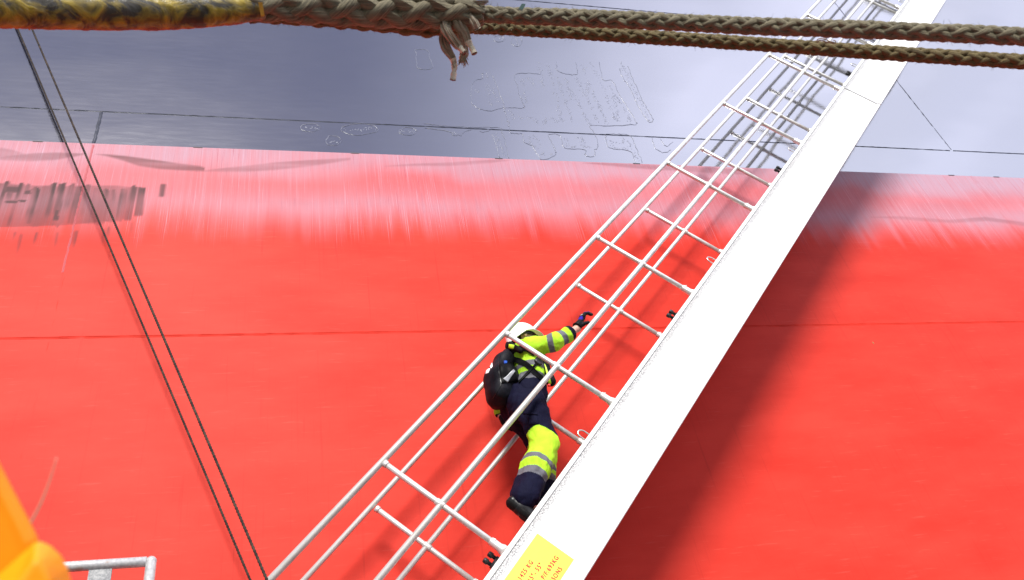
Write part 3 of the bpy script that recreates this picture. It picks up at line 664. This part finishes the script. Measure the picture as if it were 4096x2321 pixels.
# ------------------------------------------------------------------ mooring rope
rope = empty('mooring_rope', tuple(atd(1830,80,3.2)), 'thick weathered braided mooring rope with spliced eye hanging across the top', 'rope')
def braid(name, ctrl, R0, mat, dens=60, turns=None, fuzz=0, phase=0., flat=1.):
    C = np.array([c_ if isinstance(c_, np.ndarray) else atd(*c_) for c_ in ctrl]); L0 = np.sum(np.linalg.norm(np.diff(C,axis=0),axis=1)); n = int(L0*dens/float(np.mean(R0))*.03)+40
    P = spline(C, n); T, N, B = frames(P); L = np.concatenate([[0], np.cumsum(np.linalg.norm(np.diff(P,axis=0),axis=1))])
    R_arr = np.broadcast_to(np.interp(np.linspace(0,1,n), np.linspace(0,1,len(R0)), R0) if np.ndim(R0) else R0, (n,))
    mb = MB(); pitch = 9.0*float(np.mean(R_arr)); w = 2*math.pi*L/pitch
    lump = 1+.06*vnoise(np.stack([L*8,L*0,L*0],1), (1,1,1))
    for dirn in (1,-1):
        for i in range(4):
            th = dirn*w+i*math.pi/2+phase
            rr_ = R_arr*(.56+dirn*.10*np.cos(4*w))*lump
            Q = P+(N*np.cos(th)[:,None]*flat+B*np.sin(th)[:,None])*rr_[:,None]
            V, F, u, v = tube(Q, R_arr*.43*(1+.08*np.sin(w*4+i)), 9, True, True); mb.add(V, F, ru=u*1.+i*1.7, rv=v+i*.37)
    for k in range(fuzz):
        i = rng.integers(5, n-5); a = rng.uniform(0, 2*math.pi); d = N[i]*math.cos(a)+B[i]*math.sin(a); p0 = P[i]+d*R_arr[i]*.9
        l = rng.uniform(.006,.022); e = T[i]*rng.normal(0,1)+d*rng.uniform(.3,1); e /= np.linalg.norm(e); g_ = rng.normal(0,.3,3)
        V, F, u, v = tube([p0, p0+e*l*.5, p0+e*l+g_*l*.4], [.0006,.0005,.0003], 3, True, True); mb.add(V, F, ru=u, rv=v)
    return mb.build(name, mat, rope)
EYE = np.array([6.2,.15,1.1])
legA = [(1890,52,3.22),(2000,61,3.22),(2250,70,3.22),(2500,80,3.22),(3000,104,3.28),(3500,121,3.28),(4096,147,3.36),(4700,180,3.46),EYE+np.array([-1.2,.0,.35]),EYE+np.array([-.25,.02,.10]),EYE+np.array([.04,.10,.02])]
legB = [(1650,88,3.36),(1800,104,3.45),(2000,112,3.62),(2500,143,3.62),(3000,175,3.66),(3500,210,3.68),(4096,248,3.74),(4700,296,3.8),EYE+np.array([-1.2,.36,.30]),EYE+np.array([-.25,.24,.06]),EYE+np.array([.04,.12,-.03])]
o = braid('rope_leg', legA, .031, mRope, fuzz=900); o['label'] = 'upper greyer rope leg'
o = braid('rope_leg', legB, .0285, mRopeY, fuzz=900, phase=.6); o['label'] = 'lower yellower rope leg'
braid('splice', [(980,22,3.05),(1250,28,3.1),(1550,40,3.14),(1800,48,3.16),(1930,58,3.17)], [.050,.060,.064,.062,.045], mRope, fuzz=500, phase=.3)
braid('splice', [(1000,56,3.12),(1250,66,3.2),(1500,82,3.25),(1700,104,3.28),(1830,112,3.32)], [.030,.036,.040,.040,.028], mRopeY, fuzz=300, phase=.9)
q0, q1 = atd(-470,12,2.755), atd(200,44,2.85); dq = (q0-q1)/np.linalg.norm(q0-q1)
braid('standing_part', [q0-dq*.05, q0+dq*1.0, q0+dq*2.4+np.array([-.1,.35,.05]), q0+dq*5+np.array([-.6,1.9,.7]), np.array([q0[0]+dq[0]*8-1.5, D-.02, 4.6])], .046, mRope)
# yellow plastic chafe sleeve over the standing part
P = spline([atd(-500,10,2.75), atd(-60,34,2.8), atd(200,44,2.85), atd(600,52,2.95), atd(850,46,3.0), atd(1050,34,3.05)], 150)
a = np.arange(29)/28*2*math.pi; T, N, B = frames(P)
ridge = 1+.05*vnoise(np.stack([np.repeat(np.linspace(0,60,150),29), np.tile(np.cos(a)*2,150), np.tile(np.sin(a)*2,150)],1), (1,1,1)).reshape(150,29)+.03*vnoise(np.stack([np.repeat(np.linspace(0,200,150),29), np.tile(np.cos(a)*5,150), np.tile(np.sin(a)*5,150)],1), (1,1,1)).reshape(150,29)
V, F, u, v = tube(P, np.interp(np.linspace(0,1,150), [0,.3,.65,.9,1], [.050,.052,.053,.045,.036]), 28, False, True, ridge)
sleeve = mk('chafe_sleeve', V, F, mSleeve.m, rope)
def flap(px, d):
    C = np.array([atd(x, y, d) for x, y in px]); V = np.concatenate([C, C+np.array([0,.004,0])]); n = len(C)
    F = [tuple(range(n)), tuple(range(2*n-1, n-1, -1))]+[(i, (i+1)%n, n+(i+1)%n, n+i) for i in range(n)]
    return mk('torn_flap', V, F, mFlap.m, sleeve, False)
flap([(78,80),(122,84),(122,112),(118,118),(104,106)], 2.83); flap([(392,98),(436,100),(434,110),(424,110),(418,120),(410,114)], 2.9)
flap([(1033,10),(1049,8),(1058,60),(1044,62)], 2.98)
# strand tails tucked out of the splice
def tail(px, rad, tape_from, d=3.14):
    C = spline(np.array([atd(x, y, d+dd_) for x, y, dd_ in px]), 40); rpx = np.interp(np.linspace(0,1,40), np.linspace(0,1,len(rad)), rad)/FPX*d
    k = int(40*tape_from); n = 30; a = np.arange(n+1)/n*2*math.pi
    mb = MB(); T_, N_, B_ = frames(C)
    V, F, u, v = tube(C[:k+1], rpx[:k+1]*.72, 12, True, True); mb.add(V, F, ru=u, rv=v*.2)
    for y in range(34):
        th = rng.uniform(0, 2*math.pi)+np.linspace(0, rng.uniform(.2,1.0), 40); q0 = rng.uniform(.72,1.0)+.16*np.sin(np.linspace(0, rng.uniform(3,9), 40)+rng.uniform(0,6))
        Q = C+(N_*np.cos(th)[:,None]+B_*np.sin(th)[:,None])*(rpx*q0)[:,None]; e_ = min(k+1, 40) if rng.random() < .85 else int(k*rng.uniform(.4,.9))+4
        V, F, u, v = tube(Q[:e_], np.full(e_, rng.uniform(.0016,.0030)), 6, True, True); mb.add(V, F, ru=u*.5+y*.31, rv=v*.2)
    o = mb.build('strand_tail', mTail.m, rope)
    if k < 39:
        q_ = rpx[k:]*(1+.08*rng.normal(0,1,40-k)); q_[-1] = rpx[-1]*1.12
        V, F, u, v = tube(C[k:], q_, 14, False); e = mk('whipped_end', V, F, mTape.m, o)
        Tn = (C[-1]-C[-2]); Tn /= np.linalg.norm(Tn); V, F, _, _ = tube([C[-1]-Tn*.004, C[-1]+Tn*.001], [q_[-1]*.97, q_[-1]*.9], 14); mk('cut_face', V, F, mCut.m, o)
    return o
tp_ = lambda P: [(1600+x/4.16, y/4.16, z) for x, y, z in P]
tail(tp_([(760,330,.0),(745,430,-.02),(800,560,-.03),(930,730,-.02),(1010,810,-.02),(1075,885,-.03)]), [20,19,19,15,11,10], .72)
tail(tp_([(950,330,.0),(980,430,-.01),(1080,560,-.01),(1130,680,-.01),(1190,790,-.01),(1240,895,-.02)]), [19,18,16,13,11,11], .58)
tail(tp_([(760,520,.03),(735,640,.03),(760,780,.01),(870,960,0),(905,1100,0),(880,1335,-.01)]), [16,17,19,13,11.5,11], .60)
tail(tp_([(960,560,.05),(1020,700,.05),(1040,850,.05),(1010,1035,.05)]), [14,14,11,9.5], .68)
tail(tp_([(1000,560,.06),(1060,760,.06),(1100,900,.06),(1060,960,.06)]), [13,13,9,7], .9)
tail(tp_([(1120,270,.0),(1180,300,-.01),(1240,380,-.02),(1295,485,-.02)]), [13,13,13,12.5], .90)
yarn = (MB(), MB())                               # loose yarns
for k in range(90):
    x0, y0 = (rng.uniform(1010,1090), rng.uniform(880,960)) if k < 40 else (rng.uniform(1050,1200), rng.uniform(20,110))
    x1, y1 = (x0+rng.uniform(-60,60), y0+rng.uniform(90,190)) if k < 40 else (rng.uniform(1330,1480), rng.uniform(0,80))
    C = spline([atd(1600+x0/4.16, y0/4.16, 3.14), atd(1600+(x0+x1)/8.32+rng.normal(0,3), (y0+y1)/8.32+rng.normal(0,2), 3.13), atd(1600+x1/4.16, y1/4.16, 3.14)], 8)
    V, F, u, v = tube(C, np.linspace(.0018,.0012,8), 4, True, True); yarn[k >= 40].add(V, F, ru=u+k, rv=v)
for y_ in yarn: y_.build('loose_yarn', mTail.m, rope)
C = [atd(*c_, 3.17) for c_ in ((2073,41),(2086,21),(2101,22),(2089,45))]; V = C+[c_-(N_:=np.array([0,.006,0])) for c_ in C]
mk('tape_tab', V, [(0,1,2,3),(7,6,5,4),(0,4,5,1),(1,5,6,2),(2,6,7,3),(3,7,4,0)], mTeal.m, rope, False)
q4 = lambda P: [atd(3000+x/4.412, y/4.412, 3.62) for x, y in P]
mb = MB()
for L in ([(1180,740),(1190,700),(1240,682),(1330,695),(1400,730),(1470,745),(1490,765)], [(1200,760),(1215,715),(1290,720),(1350,750),(1420,745),(1480,770)], [(1465,710),(1500,720),(1515,745),(1500,775)]):
    V, F, _, _ = tube(spline(q4(L), 24), .0022, 6); mb.add(V, F)
mb.build('twine', mTwig.m, rope)

# ------------------------------------------------------------------ the climbing person
NAVY, LIME, GREY, SKIN = (.0045,.0045,.020), (.44,.80,.035), (.145,.145,.165), (.62,.36,.27)
U = lambda x, y, Y: at(1900+x/3.235, 1230+y/3.235, Y)
K6 = lambda x, y, Y: at(1900+x/2.51, 1550+y/2.51, Y)
hip_r, hip_l = K6(560,190,5.22), K6(420,230,5.47)
kn_r, kn_l = K6(700,560,5.18), K6(690,640,5.46)
an_r, an_l = K6(505,1120,5.16), K6(690,1120,5.46)
toe_r, toe_l = K6(705,1275,5.16), K6(800,1230,5.46)
pel, wst, chs, nek = at(2105,1610,5.35), at(2118,1530,5.34), at(2106,1437,5.33), at(2088,1385,5.33)
sh_r, el_r, wr_r = U(715,518,5.15), U(1030,452,5.07), U(1325,272,5.06)
sh_l, el_l, wr_l = U(640,560,5.52), U(330,1010,5.60), U(330,1390,5.62)
hd = U(640,400,5.33)
G = lambda x, y, Y: at(2250+x/12.13, 1220+y/12.13, Y)
def fingers(dr):
    L = []
    for i, (Y, dx, dy) in enumerate(((5.025,0,0),(5.046,14,-12),(5.067,0,-6),(5.086,-60,6))):
        p = [G(1010,560,Y), G(1080+dx*.3,430+dy,Y), G(1250+dx*.7,400+dy,Y-.004), G(1415+dx,478+dy,Y-.008)]
        L += [cone(p[0],p[1],.0115+dr,.0105+dr,1,.006), cone(p[1],p[2],.0105+dr,.0095+dr,1,.004), cone(p[2],p[3],.0095+dr,.008+dr,1,.004)]
    t = [G(900,1000,5.035), G(1080,900,5.02), G(1250,850,5.015)]
    return L+[cone(t[0],t[1],.017+dr,.013+dr,1,.008), cone(t[1],t[2],.013+dr,.0105+dr,1,.004)]
def palm(dr): return [cone(G(770,980,5.045), G(940,650,5.05), .020+dr, .020+dr, .62, .012), cone(G(940,650,5.05), G(1010,560,5.055), .020+dr, .0165+dr, .5, .012)]
# a relaxed left hand behind the hip
def lhand(dr):
    L = [cone(wr_l, wr_l+np.array([.02,-.01,-.07]), .022+dr, .030+dr, 1, .02)]
    for i in range(4):
        b0_ = wr_l+np.array([.0+.012*i,-.012+.012*i,-.075]); m_ = b0_+np.array([.012,.0,-.04]); e_ = m_+np.array([.03,0,-.02])
        L += [cone(b0_, m_, .0095+dr, .009+dr, 1, .006), cone(m_, e_, .009+dr, .008+dr, 1, .004)]
    b0_ = wr_l+np.array([.03,-.02,-.03]); return L+[cone(b0_, b0_+np.array([.03,-.02,-.04]), .012+dr, .009+dr, 1, .008)]
HX = lambda x, y, z: hd+np.array([x, y, z])
bodyp = [cone(pel, wst, .115, .105, .75, .05), cone(wst, chs, .105, .12, .72, .05), cone(chs, nek, .10, .055, .8, .05), cone(nek, HX(-.01,0,-.02), .052, .055, 1, .02),
  elp(HX(0,0,.03), (.098,.076,.105), .02), elp(HX(.035,0,-.045), (.062,.056,.062), .025), elp(HX(.105,0,-.01), (.018,.014,.028), .012), elp(HX(.088,0,-.055), (.014,.026,.008), .008),
  elp(HX(.080,-.033,.014), (.016,.016,.013), .01), elp(HX(.080,.033,.014), (.016,.016,.013), .01),
  cone(sh_r, el_r, .050, .042, 1, .04), cone(el_r, wr_r, .042, .029, 1, .02), cone(wr_r, G(770,980,5.045), .028, .024, 1, .02),
  cone(sh_l, el_l, .050, .042, 1, .04), cone(el_l, wr_l, .042, .028, 1, .02),
  cone(hip_r, kn_r, .080, .060, 1, .05), cone(kn_r, an_r, .058, .042, 1, .03), cone(hip_l, kn_l, .080, .060, 1, .05), cone(kn_l, an_l, .058, .042, 1, .03),
  cone(an_r, an_r+(toe_r-an_r)*.45, .033, .024, 1, .02), cone(an_l, an_l+(toe_l-an_l)*.45, .033, .024, 1, .02)]+palm(0)+fingers(0)+lhand(0)
for sy in (-1,1):
    bodyp += [elp(HX(-.012,sy*.080,-.005), (.020,.009,.034), .006), elp(HX(-.018,sy*.088,.004), (.015,.005,.026), .004)]
Sb = SDF(bodyp)
def bodycol(V):
    c_ = np.tile(np.array(SKIN), (len(V),1)); q_ = V-hd
    hair = (q_[:,2] > .018+np.where(q_[:,0] > .05, .05, 0)) | ((q_[:,0] < -.045) & (q_[:,2] > -.06))
    hair &= np.linalg.norm(q_, axis=1) < .17; c_[hair & (np.abs(q_[:,1]) < .079)] = (.012,.010,.009)
    return c_
person = sdfobj('person', Sb, .0055, mSkin.m, None, bodycol)
off = np.array(pel); person.data.transform(Matrix.Translation(-Vector(off))); person.location = off
tag(person, 'climber in lime and navy workwear with white helmet, reaching up the ladder rail', 'person')
def axis_t(V, a, b):
    d = b-a; t = ((V-a)@d)/(d@d); r = np.linalg.norm((V-a)-np.clip(t,0,1)[:,None]*d, axis=1); return t*np.linalg.norm(d), r
def folds(amp, f1=16, f2=34):
    def post(P, d):
        near = np.abs(d) < .05
        out = d.copy() if isinstance(d, np.ndarray) else d
        if near.any():
            q_ = P[near]; warp = q_+.03*vnoise(q_, 9)[...,None]
            out[near] = d[near]+amp*vnoise(warp, (f1,f1,f1*.55))+amp*.4*vnoise(warp[...,[2,0,1]], f2)
        return out
    return post
# jacket
cuff_r = el_r+(wr_r-el_r)*.60; cuff_l = el_l+(wr_l-el_l)*.88
hem = at(2112,1600,5.34)
Sj = SDF([cone(hem, wst, .150, .138, .72, .05), cone(wst, chs, .134, .140, .70, .05), cone(chs, U(612,535,5.33), .128, .066, .75, .04), cone(chs, sh_r, .11, .070, .9, .04), cone(chs, sh_l, .11, .080, .9, .05),
  cone(sh_r, el_r, .074, .068, 1, .04), cone(el_r, cuff_r, .070, .056, 1, .03), cone(sh_l, el_l, .080, .068, 1, .05), cone(el_l, cuff_l, .068, .056, 1, .03), cone(cuff_r-(cuff_r-el_r)*.22, cuff_r, .061, .063, 1, .01)], folds(.010, 13, 30))
tb = (chs-hem)/np.linalg.norm(chs-hem)
def jackcol(V):
    c_ = np.tile(np.array(LIME), (len(V),1)); h_ = (V-hem)@tb; wv = .012*vnoise(V, 7)
    t1, r1 = axis_t(V, sh_r, el_r); t2, r2 = axis_t(V, el_r, wr_r); t3, r3 = axis_t(V, sh_l, el_l); t4, r4 = axis_t(V, el_l, wr_l)
    arm = (np.minimum(np.minimum(r1, r2), np.minimum(r3, r4)) < .10) & ~((h_ < .36) & (np.minimum(r1,r2) > .085) & (np.minimum(r3,r4) > .08)) & (((V-sh_r)[:,0] > .06) | (np.minimum(r3,r4) < .085))
    g_ = ((h_ > .090+wv) & (h_ < .146+wv)) | ((h_ > .192+wv) & (h_ < .248+wv)); c_[g_ & ~arm] = GREY; c_[(h_ <= .090+wv) & ~arm] = NAVY
    la, lf = np.linalg.norm(el_r-sh_r), np.linalg.norm(wr_r-el_r)
    c_[arm & (r1 < .11) & (t1 > la-.052) & (t1 < la-.004) & (t2 < .01)] = GREY
    c_[arm & (r2 < .11) & (t2 > .050) & (t2 < .105) ] = GREY
    c_[arm & (r2 < .11) & (t2 > .150+.3*wv)] = NAVY
    lw = np.linalg.norm(wr_l-el_l); c_[(r4 < .10) & (t4 > lw*1.02)] = NAVY
    return c_
jacket = sdfobj('jacket', Sj, .0055, mCloth.m, person, jackcol); jacket['label'] = 'lime high visibility jacket with grey bands and navy hem'
# trousers
tl_r, tl_l = kn_r+(an_r-kn_r)*.95, kn_l+(an_l-kn_l)*1.02
Sp = SDF([elp(at(2098,1612,5.35), (.150,.200,.14), .05), cone(at(2108,1575,5.34), at(2100,1640,5.35), .135, .150, .72, .05), cone(hip_r, kn_r, .128, .098, 1, .06), cone(kn_r, kn_r+(an_r-kn_r)*.45, .098, .110, 1, .04), cone(kn_r+(an_r-kn_r)*.45, tl_r, .110, .108, 1, .04),
  cone(hip_l, kn_l, .125, .098, 1, .06), cone(kn_l, tl_l, .098, .100, 1, .04)], folds(.018, 10, 24))
def troucol(V):
    c_ = np.tile(np.array(NAVY), (len(V),1))
    for h_, k_, a_, rr_ in ((hip_r,kn_r,an_r,.15),(hip_l,kn_l,an_l,.13)):
        t, r = axis_t(V, k_, a_); o_ = axis_t(V, *( (kn_l,an_l) if k_ is kn_r else (kn_r,an_r)))[1]; wv = .010*vnoise(V, 6); L_ = np.linalg.norm(a_-k_)
        m = (r < rr_) & (r <= o_)
        c_[m & (t > -.075+wv) & (t < L_*.58+.051+wv)] = LIME
        c_[m & (((t > L_*.36+wv) & (t < L_*.36+.050+wv)) | ((t > L_*.58+wv) & (t < L_*.58+.052+wv)))] = GREY
    return c_
trou = sdfobj('trousers', Sp, .0055, mCloth.m, person, troucol); trou['label'] = 'navy work trousers with lime shins and grey reflective bands'
patch('cargo_flap', Sp, [(2091,1647),(2150,1652),(2150,1661),(2093,1656)], .004, .004, mCloth.m, trou, col=NAVY)
patch('cargo_pocket', Sp, [(2108,1664),(2150,1664),(2156,1698),(2119,1700)], .001, .005, mCloth.m, trou, col=NAVY)
# boots
for an_, to_, nm in ((an_r,toe_r,0),(an_l,toe_l,1)):
    ax_ = (to_-an_)/np.linalg.norm(to_-an_); sp_ = np.cross(ax_, [0,1,0]); sp_ /= np.linalg.norm(sp_)
    if sp_[2] > 0: sp_ = -sp_                     # towards the sole
    heel = K6(372,1158,5.16) if nm == 0 else an_-ax_*.07+sp_*.05
    tip = heel+ax_*.27
    bt_ = sdfobj('boot', SDF([cone(heel-sp_*.010, tip-sp_*.006, 0.042, .038, .9, .02), cone(an_, heel+ax_*.07, .052, .045, 1, .03), cone(heel+ax_*.06-sp_*.03, heel+ax_*.16-sp_*.01, .042, .036, 1, .03)]), .005, mLeather.m, person)
    def flat(P, d, h_=heel, s_=sp_): return np.maximum(d, np.maximum((P-h_)@s_-.042, -((P-h_)@s_)+.012))
    sdfobj('sole', SDF([cone(heel, tip, .043, .040, .85, .01), cone(heel+ax_*.12, tip-ax_*.01, .045, .047, .85, .02)], flat), .004, mSole.m, bt_)
# right glove
def glcol(V):
    c_ = np.tile(np.array((.008,.008,.009)), (len(V),1)); q1 = G(860,690,5.03); q2 = G(1150,385,5.05); q3 = G(930,520,5.02)
    c_[np.linalg.norm((V-q1)*np.array([1,.4,1]), axis=1) < .021] = (.03,.012,.33); c_[(np.linalg.norm((V-q2)*np.array([.75,.3,1.6]), axis=1) < .022)] = (.02,.015,.22)
    c_[np.linalg.norm((V-q3)*np.array([.8,.5,2.6]), axis=1) < .010] = (.6,.6,.6); return c_
sdfobj('glove', SDF(palm(.004)+fingers(.003)+[cone(G(700,1060,5.05), G(790,950,5.045), .040, .030, .9, .012)], lambda P, d: np.maximum(d, -((P-G(690,1075,5.05))@((G(790,950,5.05)-G(690,1075,5.05))/np.linalg.norm(G(790,950,5.05)-G(690,1075,5.05)))))), .0035, mPack.m, person, glcol)
sdfobj('glove', SDF(lhand(.004)), .005, mPack.m, person, lambda V: np.tile(np.array((.008,.008,.009)), (len(V),1)))
# helmet: shell, brim, inner cradle band
hc = U(625,405,5.33)
def helm(P, d):
    q_ = P-hc; z_ = q_[...,2]-.10*q_[...,0]
    def shl(rx, ry, rz):
        zz = np.maximum(q_[...,2]-.02, 0); k0 = np.sqrt(((q_[...,0]+.012)/rx)**2+(q_[...,1]/ry)**2+(zz/rz)**2); return (k0-1)*ry
    inner = shl(.131,.109,.120)
    zb = np.clip((q_[...,0]-.010)/.115, -1, 0)*.058
    shell = np.maximum(np.maximum(shl(.138,.116,.128), -inner), zb-z_)
    rim = np.sqrt(((q_[...,0]-.030)/.150)**2+(q_[...,1]/.124)**2)
    brim = np.maximum(np.maximum((rim-1)*.12, np.abs(z_+.25*np.maximum(q_[...,0]-.06,0)-.002)-.0035), np.maximum(-inner, -(q_[...,0]-.0)))
    ridge = np.maximum(prim(elp(hc+np.array([-.012,0,.035]), (.130,.022,.119)), P), -z_+.03)
    return smin(np.minimum(shell, brim), np.maximum(ridge, -inner), .02)
hel = sdfobj('helmet', SDF([elp(hc, (.2,.16,.16))], helm), .0042, mHelm.m, person); hel['label'] = 'white hard hat'
V, F, _, _ = tube([hc+np.array([.105*math.cos(t)-.008, .086*math.sin(t), -.004+.01*math.cos(t)]) for t in np.linspace(0, 2*math.pi, 40)], .014, 8); mk('cradle_band', V, F, mPlas.m, hel)
mb = MB(); C = [HX(-.01,-.090,.012), HX(.05,-.086,.016), HX(.095,-.066,.014)]; V, F, _, _ = tube(C, [.0035,.0045,.006], 8); mb.add(V, F)
for sy in (-1,1):
    V, F = ball(HX(.104,sy*.036,.010), .03, 12, 8, (.35,1.05,.75)); mb.add(V, F)
C = [HX(-.01,.090,.012), HX(.05,.086,.016), HX(.095,.066,.014)]; V, F, _, _ = tube(C, [.0035,.0045,.006], 8); mb.add(V, F); mb.build('glasses', mGlass.m, person)
# life jacket: black collar with lime bladder, webbing straps, buckle, toggle
lj = sdfobj('lifejacket', SDF([cone(U(455,490,5.25), U(590,560,5.13), .026, .024, 1, .02), cone(U(455,490,5.25), U(480,475,5.42), .028, .028, 1, .02), cone(U(905,760,5.20), U(985,960,5.19), .036, .040, 1, .02), cone(U(880,650,5.20), U(905,760,5.20), .03, .036, 1, .02)]), .005, mWeb.m, person)
lj['label'] = 'slim black inflatable lifejacket harness with lime lining'
Slj = SDF([cone(U(455,490,5.25), U(590,560,5.13), .026, .024, 1, .02), cone(U(905,760,5.20), U(985,960,5.19), .036, .040, 1, .02)])
patch('lime_lining', Slj, [(2036,1377),(2058,1381),(2054,1397),(2034,1394)], .001, .004, mLime.m, lj)
patch('lime_lining', Slj, [(2173,1440),(2186,1470),(2206,1535),(2196,1540)], .001, .004, mLime.m, lj)
V, F = ball(U(958,1008,5.13), .0125, 14, 9); mk('toggle', V, F, mRedB.m, lj)
ribbon('webbing_strap', Sj, [(2047,1433),(2062,1440),(2095,1452),(2120,1472),(2150,1500),(2176,1522)], .044, .003, .004, mWeb.m, lj)
ribbon('webbing_strap', Sj, [(2078,1530),(2105,1500),(2135,1468),(2158,1440)], .020, .007, .004, mWeb.m, lj)
P = Sj.hit(np.array([[2153.,1447.]]))[0]; Nn = Sj.grad(P[None])[0]; V, F, _, _ = tube([P-Nn*.004, P+Nn*.012, P+Nn*.016], [.036,.036,.028], 20); mk('buckle', V, F, mPlas.m, lj)

# ------------------------------------------------------------------ backpack (worn, but a thing of its own)
pk = empty('backpack', tuple(at(2005,1630,5.33)), 'rounded black nylon backpack with side pocket and white print on the climber', 'backpack')
Sk = SDF([cone(U(420,630,5.33), U(375,740,5.33), .060, .092, .74, .03), cone(U(375,740,5.33), U(312,950,5.33), .092, .118, .74, .03), cone(U(312,950,5.33), U(318,1140,5.33), .118, .105, .74, .03), elp(U(450,960,5.31), (.085,.14,.12), .03)], folds(.009, 10, 26))
sdfobj('main_body', Sk, .006, mPack.m, pk, lambda V: np.tile(np.array((.011,.011,.016)), (len(V),1)))
ux = lambda P: [(1900+x/3.235, 1230+y/3.235) for x, y in P]
patch('side_pocket', Sk, ux([(312,735),(480,712),(560,960),(345,985)]), .002, .010, mPack.m, pk, 24, 24, (.004,.004,.005))
patch('reflective_strip', Sk, ux([(358,935),(490,812),(512,838),(412,975)]), .013, .003, mRefl.m, pk)
patch('pull_tab', Sk, ux([(370,708),(405,703),(410,735),(378,740)]), .013, .004, mBlue.m, pk)
patch('white_print', Sk, ux([(186,745),(222,712),(228,765),(205,790)]), .002, .002, mWhM.m, pk); patch('white_print', Sk, ux([(150,800),(196,790),(172,850),(138,862)]), .002, .002, mWhM.m, pk)
ribbon('seam_piping', Sk, ux([(325,610),(305,700),(310,820),(335,980),(300,1060),(230,1180)]), .006, .001, .002, mPlas.m, pk)
V, F, _, _ = tube(spline([U(430,560,5.33), U(405,510,5.31), U(420,460,5.31), U(455,500,5.33)], 20), .011, 8); mk('grab_handle', V, F, mWeb.m, pk)
ribbon('shoulder_strap', Sj, [(2048,1420),(2058,1404),(2082,1394),(2110,1396),(2140,1415)], .045, .004, .006, mWeb.m, pk)
